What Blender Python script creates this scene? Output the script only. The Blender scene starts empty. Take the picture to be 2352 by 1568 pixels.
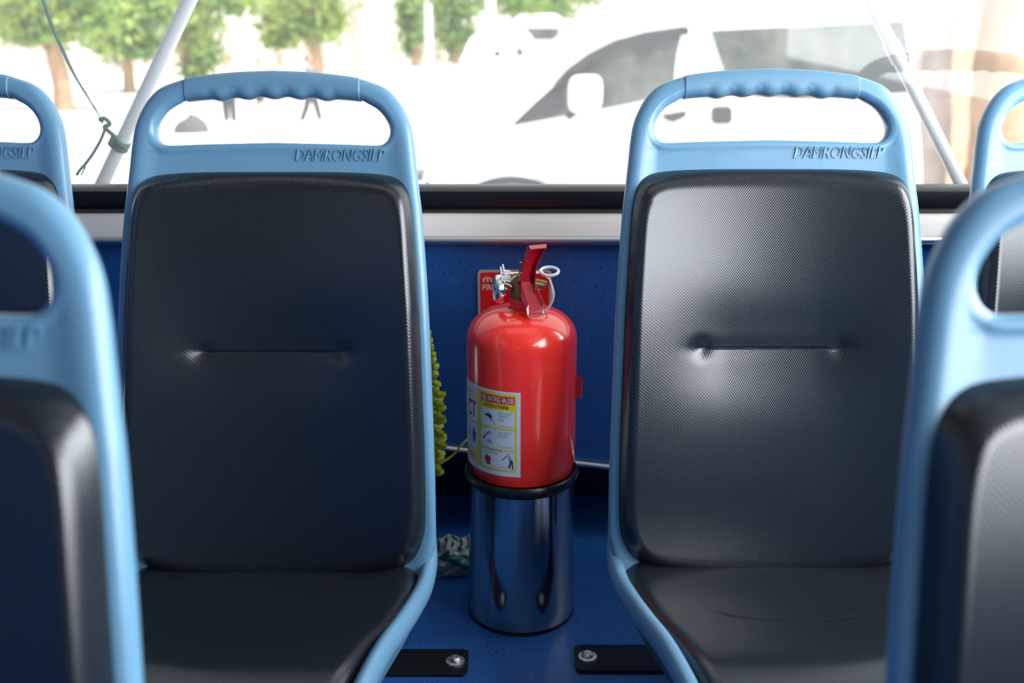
import bpy, bmesh, math, random
from mathutils import Vector, Matrix
R = math.radians
random.seed(7)
S = bpy.context.scene
C = S.collection

# ------------------------------------------------------------------ camera, world, light, exposure
FPX, PITCH, HCAM = 2500.0, 17.5, 1.03
cd = bpy.data.cameras.new('camera')
cam = bpy.data.objects.new('camera', cd); C.objects.link(cam)
cam.location = (0, 0, HCAM); cam.rotation_euler = (R(90 - PITCH), 0, 0)
cd.sensor_width = 36.0; cd.lens = FPX / 2352 * 36.0
cd.clip_start = 0.02; cd.clip_end = 400
cd.dof.use_dof = True; cd.dof.focus_distance = 1.66; cd.dof.aperture_fstop = 3.6
S.camera = cam

w = bpy.data.worlds.new('sky'); S.world = w; w.use_nodes = True
nt = w.node_tree; nt.nodes.clear()
out = nt.nodes.new('ShaderNodeOutputWorld'); bg = nt.nodes.new('ShaderNodeBackground')
tc = nt.nodes.new('ShaderNodeTexCoord'); sep = nt.nodes.new('ShaderNodeSeparateXYZ')
mr = nt.nodes.new('ShaderNodeMapRange'); mx = nt.nodes.new('ShaderNodeMixRGB')
nt.links.new(tc.outputs['Generated'], sep.inputs[0]); nt.links.new(sep.outputs['X'], mr.inputs['Value'])
mr.inputs['From Min'].default_value = -0.9; mr.inputs['From Max'].default_value = 0.9
nt.links.new(mr.outputs[0], mx.inputs[0])
mx.inputs[1].default_value = (0.25, 0.30, 0.36, 1); mx.inputs[2].default_value = (1.5, 1.56, 1.64, 1)
nt.links.new(mx.outputs[0], bg.inputs['Color']); bg.inputs['Strength'].default_value = 1.0
nt.links.new(bg.outputs[0], out.inputs[0])

sl = bpy.data.lights.new('sun', 'SUN'); sl.energy = 5.5; sl.angle = R(3); sl.color = (1, .96, .9)
so = bpy.data.objects.new('sun', sl); C.objects.link(so)
so.rotation_euler = Vector((0.50, -0.42, 1.35)).to_track_quat('Z', 'Y').to_euler()   # high, right and behind the camera
al = bpy.data.lights.new('added_right_window_light', 'AREA'); al.shape = 'RECTANGLE'; al.size = 2.9; al.size_y = .88; al.energy = 58; al.color = (.90, .96, 1)  # added area lamp at the unseen right windows, brightens the interior
ao = bpy.data.objects.new('added_right_window_light', al); C.objects.link(ao); ao.location = (1.23, .36, 1.22); ao.rotation_euler = (0, R(90), 0)
ao.rotation_euler = Vector((1, 0, 0)).to_track_quat('Z', 'Y').to_euler()
S.view_settings.view_transform = 'Standard'; S.view_settings.look = 'None'
S.view_settings.gamma = 1; S.view_settings.use_curve_mapping = False
S.view_settings.exposure = 0.75

def ta(y): return math.tan(R(PITCH) + math.atan((y - 784) / FPX))
def at(px, py, Y):
    t = ta(py)
    return Vector(((px - 1176) * (Y * math.cos(R(PITCH)) + Y * t * math.sin(R(PITCH))) / FPX, Y, HCAM - Y * t))

# ------------------------------------------------------------------ materials
def mat(name, col, rough=.5, metal=0, spec=.5, var=0, vscale=8, bump=0, bscale=60, coat=0):
    m = bpy.data.materials.new(name); m.use_nodes = True
    n = m.node_tree; b = n.nodes['Principled BSDF']
    b.inputs['Base Color'].default_value = (*col, 1); b.inputs['Roughness'].default_value = rough
    b.inputs['Metallic'].default_value = metal; b.inputs['Specular IOR Level'].default_value = spec
    if coat: b.inputs['Coat Weight'].default_value = coat; b.inputs['Coat Roughness'].default_value = .08
    t = n.nodes.new('ShaderNodeTexCoord')
    if var:
        ns = n.nodes.new('ShaderNodeTexNoise'); ns.inputs['Scale'].default_value = vscale; ns.inputs['Detail'].default_value = 4
        n.links.new(t.outputs['Object'], ns.inputs['Vector'])
        mxn = n.nodes.new('ShaderNodeMixRGB'); n.links.new(ns.outputs['Fac'], mxn.inputs[0])
        mxn.inputs[1].default_value = (*[c * (1 - var) for c in col], 1)
        mxn.inputs[2].default_value = (*[min(1, c * (1 + var)) for c in col], 1)
        n.links.new(mxn.outputs[0], b.inputs['Base Color'])
    if bump:
        nb = n.nodes.new('ShaderNodeTexNoise'); nb.inputs['Scale'].default_value = bscale
        n.links.new(t.outputs['Object'], nb.inputs['Vector'])
        bp = n.nodes.new('ShaderNodeBump'); bp.inputs['Strength'].default_value = bump; bp.inputs['Distance'].default_value = .002
        n.links.new(nb.outputs['Fac'], bp.inputs['Height']); n.links.new(bp.outputs[0], b.inputs['Normal'])
    return m

M = {}
M['blue'] = mat('light_blue_moulded_plastic', (.115, .25, .375), .30, var=.05, vscale=30, bump=.05, bscale=500)
M['grip'] = mat('textured_blue_plastic', (.105, .23, .345), .42, var=.05, vscale=30, bump=.25, bscale=900)
M['rubber'] = mat('black_rubber', (.006, .006, .007), .32, bump=.05, bscale=40)
M['blacksteel'] = mat('black_painted_steel', (.006, .006, .007), .3, bump=.1, bscale=100)
M['sill'] = mat('cream_sill_panel', (.84, .76, .70), .45, var=.05, bump=.05)
M['alu'] = mat('brushed_aluminium', (.62, .63, .65), .32, metal=1, var=.05, bump=.08, bscale=120)
M['steel'] = mat('polished_stainless_steel', (.50, .50, .48), .13, metal=1, bump=.015, bscale=14)
M['chrome'] = mat('chrome', (.8, .8, .8), .12, metal=1, var=.03)
M['bolt'] = mat('zinc_bolt', (.6, .6, .58), .3, metal=1, var=.3, vscale=300, bump=.6, bscale=500)
M['red'] = mat('glossy_red_enamel', (.95, .034, .020), .22, coat=.6, var=.03, bump=.02, bscale=25)
M['darkred'] = mat('red_lever_enamel', (.42, .004, .012), .2, coat=.6, var=.05)
M['brass'] = mat('dull_brass', (.20, .145, .06), .4, metal=.7, var=.2, vscale=90)
M['cream'] = mat('cream_nylon', (.74, .68, .55), .35, var=.03)
M['clear'] = mat('white_plastic_ring', (.85, .85, .83), .2, var=.03)
M['lwhite'] = mat('label_white', (.55, .62, .68), .3, var=.03)
M['lyellow'] = mat('label_yellow', (.72, .50, .01), .35, var=.03)
M['lcream'] = mat('label_pale_yellow', (.62, .55, .25), .35, var=.03)
M['lred'] = mat('label_red', (.5, .008, .02), .35, var=.03)
M['lpink'] = mat('label_pink_print', (.62, .30, .34), .35, var=.03)
M['lblack'] = mat('label_black_print', (.03, .035, .045), .35, var=.03)
M['lgrey'] = mat('label_grey_print', (.28, .32, .36), .35, var=.03)
M['lblue'] = mat('label_blue_print', (.02, .06, .35), .35, var=.03)
M['signred'] = mat('sign_red', (.80, .010, .012), .3, var=.03)
M['signedge'] = mat('sign_silver_edge', (.55, .52, .45), .35, metal=.3, var=.05)
M['ceil'] = mat('grey_ceiling_panel', (.14, .14, .14), .6, var=.03)
M['tinsel'] = mat('yellow_green_plastic_leaf', (.38, .42, .012), .5, var=.2, vscale=60)
M['cord'] = mat('yellow_nylon_cord', (.42, .34, .08), .6, var=.1, vscale=100)
M['rope'] = mat('green_nylon_rope', (.03, .13, .085), .7, var=.3, vscale=50, bump=.5, bscale=300)
M['wrapper'] = mat('wrapper_plastic', (.30, .34, .33), .25, var=.2, vscale=60, bump=.2, bscale=200)
M['wrapgreen'] = mat('wrapper_green_print', (.03, .16, .12), .3, var=.2, vscale=60)
M['vanwhite'] = mat('white_car_paint', (.86, .86, .86), .25, coat=.5, var=.01)
M['vanblack'] = mat('grey_black_plastic', (.05, .05, .06), .35, var=.1)
M['tyre'] = mat('tyre_rubber', (.03, .03, .03), .7, var=.2)
M['bark'] = mat('tan_bark', (.40, .25, .16), .9, var=.45, vscale=5, bump=1, bscale=20)
M['palebark'] = mat('pale_pinkish_bark', (.46, .38, .36), .9, var=.35, vscale=4, bump=1, bscale=15)
M['stone'] = mat('tan_rubble_wall', (.52, .38, .28), .9, var=.5, vscale=2.5, bump=.8, bscale=8)
M['cement'] = mat('pale_render', (.62, .56, .52), .8, var=.08, vscale=1.2)
M['pole'] = mat('white_painted_pole', (.75, .77, .82), .4, var=.03)
M['skin'] = mat('skin', (.50, .28, .18), .6, var=.05)
M['hair'] = mat('dark_hair', (.03, .02, .02), .5, var=.2)
M['redhair'] = mat('red_cap', (.40, .05, .10), .6, var=.2)
M['shirt'] = mat('white_shirt_cloth', (.82, .82, .82), .8, var=.03)
M['blueshirt'] = mat('grey_blue_shirt_cloth', (.12, .17, .22), .8, var=.1)
M['trouser'] = mat('grey_trouser_cloth', (.055, .055, .07), .8, var=.1)
M['skirt'] = mat('dark_skirt_cloth', (.03, .03, .045), .8, var=.1)
M['mound'] = mat('mottled_grey', (.09, .09, .10), .9, var=.3, vscale=3, bump=.5, bscale=9)
M['ground'] = mat('pale_concrete_ground', (.66, .65, .62), .85, var=.06, vscale=.6, bump=.2, bscale=5)

def leafmat(name, c1, c2):
    m = bpy.data.materials.new(name); m.use_nodes = True
    n = m.node_tree; b = n.nodes['Principled BSDF']; b.inputs['Roughness'].default_value = .55
    t = n.nodes.new('ShaderNodeTexCoord'); ns = n.nodes.new('ShaderNodeTexNoise'); ns.inputs['Scale'].default_value = 1.3
    n.links.new(t.outputs['Object'], ns.inputs['Vector'])
    r = n.nodes.new('ShaderNodeValToRGB'); r.color_ramp.elements[0].position = .35; r.color_ramp.elements[1].position = .65
    r.color_ramp.elements[0].color = (*c1, 1); r.color_ramp.elements[1].color = (*c2, 1)
    n.links.new(ns.outputs['Fac'], r.inputs[0]); n.links.new(r.outputs[0], b.inputs['Base Color'])
    tr = n.nodes.new('ShaderNodeBsdfTranslucent'); n.links.new(r.outputs[0], tr.inputs['Color'])
    mxs = n.nodes.new('ShaderNodeMixShader'); mxs.inputs[0].default_value = .4
    n.links.new(b.outputs[0], mxs.inputs[1]); n.links.new(tr.outputs[0], mxs.inputs[2])
    n.links.new(mxs.outputs[0], n.nodes['Material Output'].inputs[0])
    return m
M['leaf'] = leafmat('green_leaves', (.14, .28, .07), (.42, .50, .12))
M['leafdark'] = leafmat('deep_green_leaves', (.09, .20, .06), (.26, .38, .10))

def vinyl():                                   # black seat vinyl with a fine woven emboss
    m = bpy.data.materials.new('black_woven_vinyl'); m.use_nodes = True
    n = m.node_tree; b = n.nodes['Principled BSDF']
    b.inputs['Specular IOR Level'].default_value = .6
    t = n.nodes.new('ShaderNodeTexCoord'); s = n.nodes.new('ShaderNodeSeparateXYZ'); n.links.new(t.outputs['Object'], s.inputs[0])
    def mth(op, a, bb=None):
        k = n.nodes.new('ShaderNodeMath'); k.operation = op
        for i, v in enumerate((a, bb)):
            if v is None: continue
            if isinstance(v, (int, float)): k.inputs[i].default_value = v
            else: n.links.new(v, k.inputs[i])
        return k.outputs[0]
    yz = mth('SUBTRACT', s.outputs['Z'], s.outputs['Y'])
    k = 2 * math.pi / .0036
    p = mth('SINE', mth('MULTIPLY', s.outputs['X'], k))
    q = mth('SINE', mth('MULTIPLY', yz, k))
    h = mth('ADD', mth('MULTIPLY', p, q), mth('MULTIPLY', mth('SINE', mth('MULTIPLY', mth('SUBTRACT', s.outputs['X'], yz), k)), .45))
    bp = n.nodes.new('ShaderNodeBump'); bp.inputs['Strength'].default_value = .30; bp.inputs['Distance'].default_value = .00015
    n.links.new(h, bp.inputs['Height']); n.links.new(bp.outputs[0], b.inputs['Normal'])
    cr = n.nodes.new('ShaderNodeMapRange'); n.links.new(h, cr.inputs['Value']); cr.inputs['From Min'].default_value = -1
    mxn = n.nodes.new('ShaderNodeMixRGB'); n.links.new(cr.outputs[0], mxn.inputs[0])
    mxn.inputs[1].default_value = (.004, .006, .009, 1); mxn.inputs[2].default_value = (.015, .020, .026, 1)
    n.links.new(mxn.outputs[0], b.inputs['Base Color'])
    ns = n.nodes.new('ShaderNodeTexNoise'); ns.inputs['Scale'].default_value = 9; n.links.new(t.outputs['Object'], ns.inputs['Vector'])
    rr = n.nodes.new('ShaderNodeMapRange'); n.links.new(ns.outputs['Fac'], rr.inputs['Value'])
    rr.inputs['To Min'].default_value = .20; rr.inputs['To Max'].default_value = .25
    n.links.new(rr.outputs[0], b.inputs['Roughness'])
    return m
M['vinyl'] = vinyl()

def lino():                                    # blue speckled vinyl on wall and floor
    m = bpy.data.materials.new('speckled_blue_vinyl'); m.use_nodes = True
    n = m.node_tree; b = n.nodes['Principled BSDF']; b.inputs['Roughness'].default_value = .42
    t = n.nodes.new('ShaderNodeTexCoord'); last = None
    base = n.nodes.new('ShaderNodeTexNoise'); base.inputs['Scale'].default_value = 14; n.links.new(t.outputs['Object'], base.inputs['Vector'])
    mxn = n.nodes.new('ShaderNodeMixRGB'); n.links.new(base.outputs['Fac'], mxn.inputs[0])
    mxn.inputs[1].default_value = (.009, .070, .25, 1); mxn.inputs[2].default_value = (.014, .095, .34, 1)
    last = mxn.outputs[0]
    for sc, th, col in ((85, .13, (.16, .15, .12)), (62, .12, (.004, .012, .05)), (110, .12, (.04, .17, .42))):
        v = n.nodes.new('ShaderNodeTexVoronoi'); v.inputs['Scale'].default_value = sc; v.inputs['Randomness'].default_value = 1
        mp = n.nodes.new('ShaderNodeMapping'); mp.inputs['Location'].default_value = (sc, sc * 2, 3)
        n.links.new(t.outputs['Object'], mp.inputs['Vector']); n.links.new(mp.outputs[0], v.inputs['Vector'])
        lt = n.nodes.new('ShaderNodeMath'); lt.operation = 'LESS_THAN'; lt.inputs[1].default_value = th
        n.links.new(v.outputs['Distance'], lt.inputs[0])
        nn = n.nodes.new('ShaderNodeSeparateXYZ'); n.links.new(v.outputs['Color'], nn.inputs[0])
        l2 = n.nodes.new('ShaderNodeMath'); l2.operation = 'LESS_THAN'; l2.inputs[1].default_value = .65; n.links.new(nn.outputs[0], l2.inputs[0])
        a = n.nodes.new('ShaderNodeMath'); a.operation = 'MULTIPLY'; n.links.new(lt.outputs[0], a.inputs[0]); n.links.new(l2.outputs[0], a.inputs[1])
        k = n.nodes.new('ShaderNodeMixRGB'); n.links.new(a.outputs[0], k.inputs[0]); n.links.new(last, k.inputs[1]); k.inputs[2].default_value = (*col, 1)
        last = k.outputs[0]
    n.links.new(last, b.inputs['Base Color'])
    return m
M['lino'] = lino()
M['recess'] = mat('shade_darkened_navy', (.003, .012, .045), .5, var=.1)  # navy darkened so the colour carries the shade in the wall recess

def glassmat(name, tint, dust, gloss):
    m = bpy.data.materials.new(name); m.use_nodes = True
    n = m.node_tree; n.nodes.remove(n.nodes['Principled BSDF']); o = n.nodes['Material Output']
    tr = n.nodes.new('ShaderNodeBsdfTransparent'); tr.inputs[0].default_value = (*tint, 1)
    gl = n.nodes.new('ShaderNodeBsdfGlossy'); gl.inputs['Roughness'].default_value = .03
    df = n.nodes.new('ShaderNodeBsdfTranslucent'); df.inputs[0].default_value = (.9, .88, .86, 1)
    t = n.nodes.new('ShaderNodeTexCoord'); ns = n.nodes.new('ShaderNodeTexNoise'); ns.inputs['Scale'].default_value = 3
    n.links.new(t.outputs['Object'], ns.inputs['Vector'])
    mr_ = n.nodes.new('ShaderNodeMapRange'); n.links.new(ns.outputs['Fac'], mr_.inputs['Value'])
    mr_.inputs['To Min'].default_value = dust * .7; mr_.inputs['To Max'].default_value = dust * 1.3
    a = n.nodes.new('ShaderNodeMixShader'); n.links.new(mr_.outputs[0], a.inputs[0]); n.links.new(tr.outputs[0], a.inputs[1]); n.links.new(df.outputs[0], a.inputs[2])
    fr = n.nodes.new('ShaderNodeMixShader'); fr.inputs[0].default_value = gloss
    n.links.new(a.outputs[0], fr.inputs[1]); n.links.new(gl.outputs[0], fr.inputs[2]); n.links.new(fr.outputs[0], o.inputs[0])
    return m
M['pane'] = glassmat('dusty_window_glass', (.98, .99, .98), .045, .02)

def vanglass():
    m = mat('dark_reflective_car_glass', (.10, .11, .12), .12, var=.0)
    n = m.node_tree; b = n.nodes['Principled BSDF']
    t = n.nodes.new('ShaderNodeTexCoord'); ns = n.nodes.new('ShaderNodeTexNoise'); ns.inputs['Scale'].default_value = 2.6; ns.inputs['Detail'].default_value = 5
    n.links.new(t.outputs['Object'], ns.inputs['Vector'])
    r = n.nodes.new('ShaderNodeValToRGB'); e = r.color_ramp.elements
    e[0].position = .38; e[0].color = (.05, .06, .065, 1); e[1].position = .62; e[1].color = (.13, .14, .13, 1)
    n.links.new(ns.outputs['Fac'], r.inputs[0]); n.links.new(r.outputs[0], b.inputs['Base Color'])
    return m
M['vanglass'] = vanglass()

# ------------------------------------------------------------------ mesh helpers
class MB:
    def __init__(s): s.v = []; s.f = []; s.m = []; s.mats = []
    def mi(s, m):
        if m not in s.mats: s.mats.append(m)
        return s.mats.index(m)
    def add(s, vs, fs, m):
        o = len(s.v); k = s.mi(m); s.v += [tuple(p) for p in vs]
        for q in fs: s.f.append(tuple(i + o for i in q)); s.m.append(k)
    def box(s, a, b, m):
        (x0, y0, z0), (x1, y1, z1) = a, b
        s.add([(x0,y0,z0),(x1,y0,z0),(x1,y1,z0),(x0,y1,z0),(x0,y0,z1),(x1,y0,z1),(x1,y1,z1),(x0,y1,z1)],
              [(0,3,2,1),(4,5,6,7),(0,1,5,4),(1,2,6,5),(2,3,7,6),(3,0,4,7)], m)
    def grid(s, P, m, cu=False, cv=False, flip=False):
        nu, nv = len(P), len(P[0]); o = len(s.v); k = s.mi(m)
        for r in P: s.v += [tuple(p) for p in r]
        for i in range(nu if cu else nu - 1):
            for j in range(nv if cv else nv - 1):
                a = o + i * nv + j; b = o + ((i + 1) % nu) * nv + j
                c = o + ((i + 1) % nu) * nv + (j + 1) % nv; d = o + i * nv + (j + 1) % nv
                s.f.append((a, d, c, b) if flip else (a, b, c, d)); s.m.append(k)
    def fan(s, pts, m, flip=False):
        s.add(pts, [tuple(reversed(range(len(pts)))) if flip else tuple(range(len(pts)))], m)
    def lathe(s, prof, m, c=(0, 0, 0), n=48, axis='z', a0=0, a1=2 * math.pi):
        P = []
        full = abs(a1 - a0 - 2 * math.pi) < 1e-6
        for i in range(n if full else n + 1):
            t = a0 + (a1 - a0) * i / n; r_ = []
            for (r, h) in prof:
                x, y, z = r * math.cos(t), r * math.sin(t), h
                if axis == 'x': x, y, z = h, r * math.cos(t), r * math.sin(t)
                if axis == 'y': x, y, z = r * math.cos(t), h, r * math.sin(t)
                r_.append((x + c[0], y + c[1], z + c[2]))
            P.append(r_)
        s.grid(P, m, cu=full)
    def tube(s, pts, r, m, n=12, caps=True, ell=None):
        pts = [Vector(p) for p in pts]; P = []
        rs = r if isinstance(r, (list, tuple)) else [r] * len(pts)
        up = Vector((0, 0, 1)); prev = None
        for i, p in enumerate(pts):
            d = (pts[min(i + 1, len(pts) - 1)] - pts[max(i - 1, 0)]).normalized()
            a = d.cross(up)
            if a.length < .05: a = d.cross(Vector((0, 1, 0)))
            a.normalize()
            if prev is not None and a.dot(prev) < 0: a = -a
            prev = a; b = d.cross(a).normalized()
            e = ell or (1, 1)
            P.append([p + a * (rs[i] * e[0] * math.cos(t)) + b * (rs[i] * e[1] * math.sin(t)) for t in [2 * math.pi * j / n for j in range(n)]])
        s.grid(P, m, cv=True)
        if caps: s.fan(P[0], m); s.fan(P[-1], m, True)
    def build(s, name, parent=None, smooth=True, loc=(0, 0, 0), rot=None, bevel=0, fix=True):
        me = bpy.data.meshes.new(name); me.from_pydata(s.v, [], s.f)
        for m in s.mats: me.materials.append(m)
        me.polygons.foreach_set('material_index', s.m)
        if fix:
            bm = bmesh.new(); bm.from_mesh(me); bmesh.ops.recalc_face_normals(bm, faces=bm.faces); bm.to_mesh(me); bm.free()
        me.polygons.foreach_set('use_smooth', [smooth] * len(me.polygons))
        if smooth: me.set_sharp_from_angle(angle=R(40))
        o = bpy.data.objects.new(name, me); C.objects.link(o); o.location = loc
        if rot: o.rotation_euler = rot
        if parent: o.parent = parent
        if bevel:
            bv = o.modifiers.new('bevel', 'BEVEL'); bv.width = bevel; bv.segments = 3; bv.limit_method = 'ANGLE'
        return o

def tag(o, label, cat, group=None, kind=None):
    o['label'] = label; o['category'] = cat
    if group: o['group'] = group
    if kind: o['kind'] = kind
    return o
def struct(o): o['kind'] = 'structure'; return o
def thing(name, loc, label, cat, group=None, rz=0):
    o = bpy.data.objects.new(name, None); C.objects.link(o); o.location = loc; o.rotation_euler = (0, 0, rz)
    o.empty_display_size = .05
    return tag(o, label, cat, group)
def copy_tree(o, parent=None):
    c = o.copy(); C.objects.link(c); c.parent = parent
    for ch in list(o.children): copy_tree(ch, c)
    return c
def catmull(pts, k=8, closed=False):
    o = []; n = len(pts)
    for i in range(n if closed else n - 1):
        g = lambda j: pts[j % n] if closed else pts[max(0, min(n - 1, j))]
        a, b, c, d = [Vector(g(i + q)) for q in (-1, 0, 1, 2)]
        for s_ in range(k):
            t = s_ / k
            o.append(.5 * ((2 * b) + (c - a) * t + (2 * a - 5 * b + 4 * c - d) * t * t + (3 * b - a - 3 * c + d) * t ** 3))
    if not closed: o.append(Vector(pts[-1]))
    return o
def lerp_tab(tab, x):
    if x <= tab[0][0]: return tab[0][1]
    for (a, b), (c, d) in zip(tab, tab[1:]):
        if x <= c:
            t = (x - a) / (c - a); t = t * t * (3 - 2 * t) if False else t
            return b + (d - b) * t
    return tab[-1][1]
def sstep(a, b, x):
    t = max(0, min(1, (x - a) / (b - a))); return t * t * (3 - 2 * t)
def rnd(x):
    x = max(0, min(1, x)); return math.sqrt(1 - (1 - x) ** 2)
def text_geo(s, size, extrude=0, align='LEFT', shear=0, bold=0, spacing=1):
    cu = bpy.data.curves.new('lettering', 'FONT'); cu.body = s; cu.size = size; cu.extrude = extrude
    cu.align_x = align; cu.shear = shear; cu.offset = bold; cu.resolution_u = 2; cu.space_character = spacing
    o = bpy.data.objects.new('lettering', cu); C.objects.link(o)
    bpy.context.view_layer.update()
    me = bpy.data.meshes.new_from_object(o.evaluated_get(bpy.context.evaluated_depsgraph_get()))
    vs = [v.co.copy() for v in me.vertices]; fs = [tuple(p.vertices) for p in me.polygons]
    bpy.data.objects.remove(o); bpy.data.curves.remove(cu); bpy.data.meshes.remove(me)
    return vs, fs
def fit_text(s, x0, x1, y0, y1, **kw):        # lettering scaled into a rectangle
    vs, fs = text_geo(s, 1, **kw)
    ax = min(v.x for v in vs); bx = max(v.x for v in vs); ay = min(v.y for v in vs); by = max(v.y for v in vs)
    return [Vector((x0 + (v.x - ax) / (bx - ax) * (x1 - x0), y0 + (v.y - ay) / (by - ay) * (y1 - y0), v.z)) for v in vs], fs

# ------------------------------------------------------------------ the bus body
WY = 1.95
mb = MB(); mb.box((-1.24, -4.0, -.05), (1.24, WY + .25, 0), M['lino']); struct(mb.build('floor', smooth=False))
mb = MB()                                      # ceiling cut open for an added light hatch over the back row
for a, b in (((-1.3, -4.1), (1.3, 1.10)), ((-1.3, 1.70), (1.3, WY + .1)), ((-1.3, 1.10), (-.62, 1.70)), ((.62, 1.10), (1.3, 1.70))): mb.box((*a, 1.88), (*b, 1.94), M['ceil'])
struct(mb.build('ceiling', smooth=False))
mb = MB()                                      # panel above the slanting strip, recess darkened for shade behind and below it
zz = lambda x: .186 - .125 * x
for y in (WY, WY + .05): mb.add([(-1.24, y, zz(-1.24)), (1.24, y, zz(1.24)), (1.24, y, .606), (-1.24, y, .606)], [(0, 1, 2, 3)], M['lino'])
mb.add([(-1.24, WY, zz(-1.24)), (1.24, WY, zz(1.24)), (1.24, WY + .05, zz(1.24)), (-1.24, WY + .05, zz(-1.24))], [(0, 1, 2, 3)], M['lino'])
struct(mb.build('wall_back', smooth=False, fix=False))
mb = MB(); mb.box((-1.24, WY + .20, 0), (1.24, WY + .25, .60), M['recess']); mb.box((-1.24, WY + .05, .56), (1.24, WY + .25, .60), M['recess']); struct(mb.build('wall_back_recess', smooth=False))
mb = MB(); mb.box((-1.3, WY, 1.785), (1.3, WY + .06, 1.88), M['ceil']); struct(mb.build('wall_back_upper', smooth=False))
for sx, nm in ((-1, 'wall_left'), (1, 'wall_right')):
    mb = MB()
    a, b = sorted((sx * 1.24, sx * 1.30))
    lo, hi = (.76, 1.68) if sx > 0 else (1.18, 1.40)
    mb.box((a, -4.1, -.05), (b, WY + .06, lo), M['lino'])
    mb.box((a, -4.1, hi), (b, WY + .06, 1.88), M['ceil'])
    mb.box((a, -4.1, lo), (b, -1.6, hi), M['ceil'])
    for y0 in (-.55, 1.83): mb.box((a, y0, lo), (b, y0 + .10, hi), M['ceil'])
    struct(mb.build(nm, smooth=False))
mb = MB()
mb.box((-1.24, -4.12, -.05), (1.24, -4.06, .85), M['lino']); mb.box((-1.24, -4.12, 1.7), (1.24, -4.06, 1.88), M['ceil']); mb.box((-1.24, -4.12, .85), (-1.1, -4.06, 1.7), M['ceil']); mb.box((-1.1, -4.12, .85), (-.45, -4.06, 1.2), M['ceil']); mb.box((-.45, -4.12, .85), (1.24, -4.06, 1.7), M['ceil'])
struct(mb.build('wall_front', smooth=False))
m = bpy.data.materials.new('added_hatch_diffuser'); m.use_nodes = True; n = m.node_tree; n.nodes.remove(n.nodes['Principled BSDF'])
tl = n.nodes.new('ShaderNodeBsdfTranslucent'); tl.inputs[0].default_value = (.24, .235, .23, 1); n.links.new(tl.outputs[0], n.nodes['Material Output'].inputs[0])
mb = MB(); mb.add([(-.62, 1.10, 1.935), (.62, 1.10, 1.935), (.62, 1.70, 1.935), (-.62, 1.70, 1.935)], [(0, 1, 2, 3)], m); struct(mb.build('added_light_hatch', smooth=False, fix=False))  # unseen hatch pane, added to spread soft light over the back row
# cream sill and aluminium strip under the window
def strip(name, prof, m, x0=-1.24, x1=1.24, bevel=0):
    b = MB(); b.grid([[(x, y, z) for (y, z) in prof] for x in (x0, x1)], M[m], cv=True)
    b.fan([(x0, y, z) for y, z in prof], M[m]); b.fan([(x1, y, z) for y, z in prof], M[m], True)
    return struct(b.build(name, smooth=True))
strip('trim_1', [(WY + .05, .60), (WY - .012, .606), (WY - .016, .612), (WY - .016, .620), (WY - .004, .662), (WY + .05, .664)], 'sill')
arc = [(WY - .010 - .013 * math.sin(R(a)), .612 + .0095 * math.cos(R(a))) for a in range(0, 181, 20)]
strip('trim_2', [(WY, .6225)] + [(y, z) for y, z in arc] + [(WY, .602)], 'alu')
mb = MB()
mb.tube([(-1.2, WY - .006, zz(-1.2)), (-.14, WY - .006, zz(-.14)), (.1815, WY - .006, zz(.1815)), (1.2, WY - .006, zz(1.2))], .0075, M['alu'], n=10, ell=(1, .8))
struct(mb.build('trim_3'))
win = struct(thing('window_1', (0, WY, .66), 'rear window with black rubber seal', 'window'))
del win['label']; del win['category']
mb = MB()
for (x0, x1, z0, z1) in ((-1.2, 1.2, 0, .044), (-1.2, 1.2, 1.085, 1.13), (-1.24, -1.19, 0, 1.13), (1.19, 1.24, 0, 1.13)):
    if x1 - x0 > 1:
        prof = [(.05, z0), (-.006, z0), (-.009, z0 + .003), (-.006, z0 + .006), (.0, z0 + .008), (-.003, z0 + .014), (.0, z1 - .006), (.008, z1), (.05, z1)]
        mb.grid([[(x, y, z) for y, z in prof] for x in (x0, x1)], M['rubber'], cv=True)
    else: mb.box((x0, -.004, z0), (x1, .05, z1), M['rubber'])
mb.build('window_seal', win)
mb = MB(); mb.box((-1.2, .024, .03), (1.2, .029, 1.10), M['pane']); mb.build('window_pane', win, smooth=False)

# ------------------------------------------------------------------ bus seat
Y0L = 1.40                                       # seat origin on the floor
def sym(half):                                   # half outline (top centre to bottom centre) to a closed loop
    p = catmull([(a, b, 0) for a, b in half], 10)
    r = [(v.x, v.y) for v in p]
    return r + [(-x, y) for x, y in reversed(r[1:-1])]
OUT = sym([(0, .9298), (.06, .9272), (.12, .9205), (.15, .9125), (.1658, .906), (.1775, .897), (.1885, .884), (.198, .867), (.205, .848), (.2095, .822),
           (.213, .79), (.217, .755), (.2215, .7159), (.2305, .589), (.2375, .3968), (.240, .30), (.239, .215), (.228, .185), (.15, .175), (0, .165)])
HOLE = sym([(0, .8955), (.05, .8943), (.1218, .8894), (.1407, .8831), (.1565, .8735), (.168, .8590), (.1727, .845), (.1712, .8345), (.165, .827), (.153, .8238), (.10, .8256), (0, .828)])
def ray(poly, c, d):
    best = None
    for (x1, y1), (x2, y2) in zip(poly, poly[1:] + poly[:1]):
        ex, ey = x2 - x1, y2 - y1; den = d[0] * ey - d[1] * ex
        if abs(den) < 1e-12: continue
        t = ((x1 - c[0]) * ey - (y1 - c[1]) * ex) / den; s_ = ((x1 - c[0]) * d[1] - (y1 - c[1]) * d[0]) / den
        if t > 0 and -1e-9 <= s_ <= 1 + 1e-9 and (best is None or t > best): best = t
    return (c[0] + d[0] * best, c[1] + d[1] * best)
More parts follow.
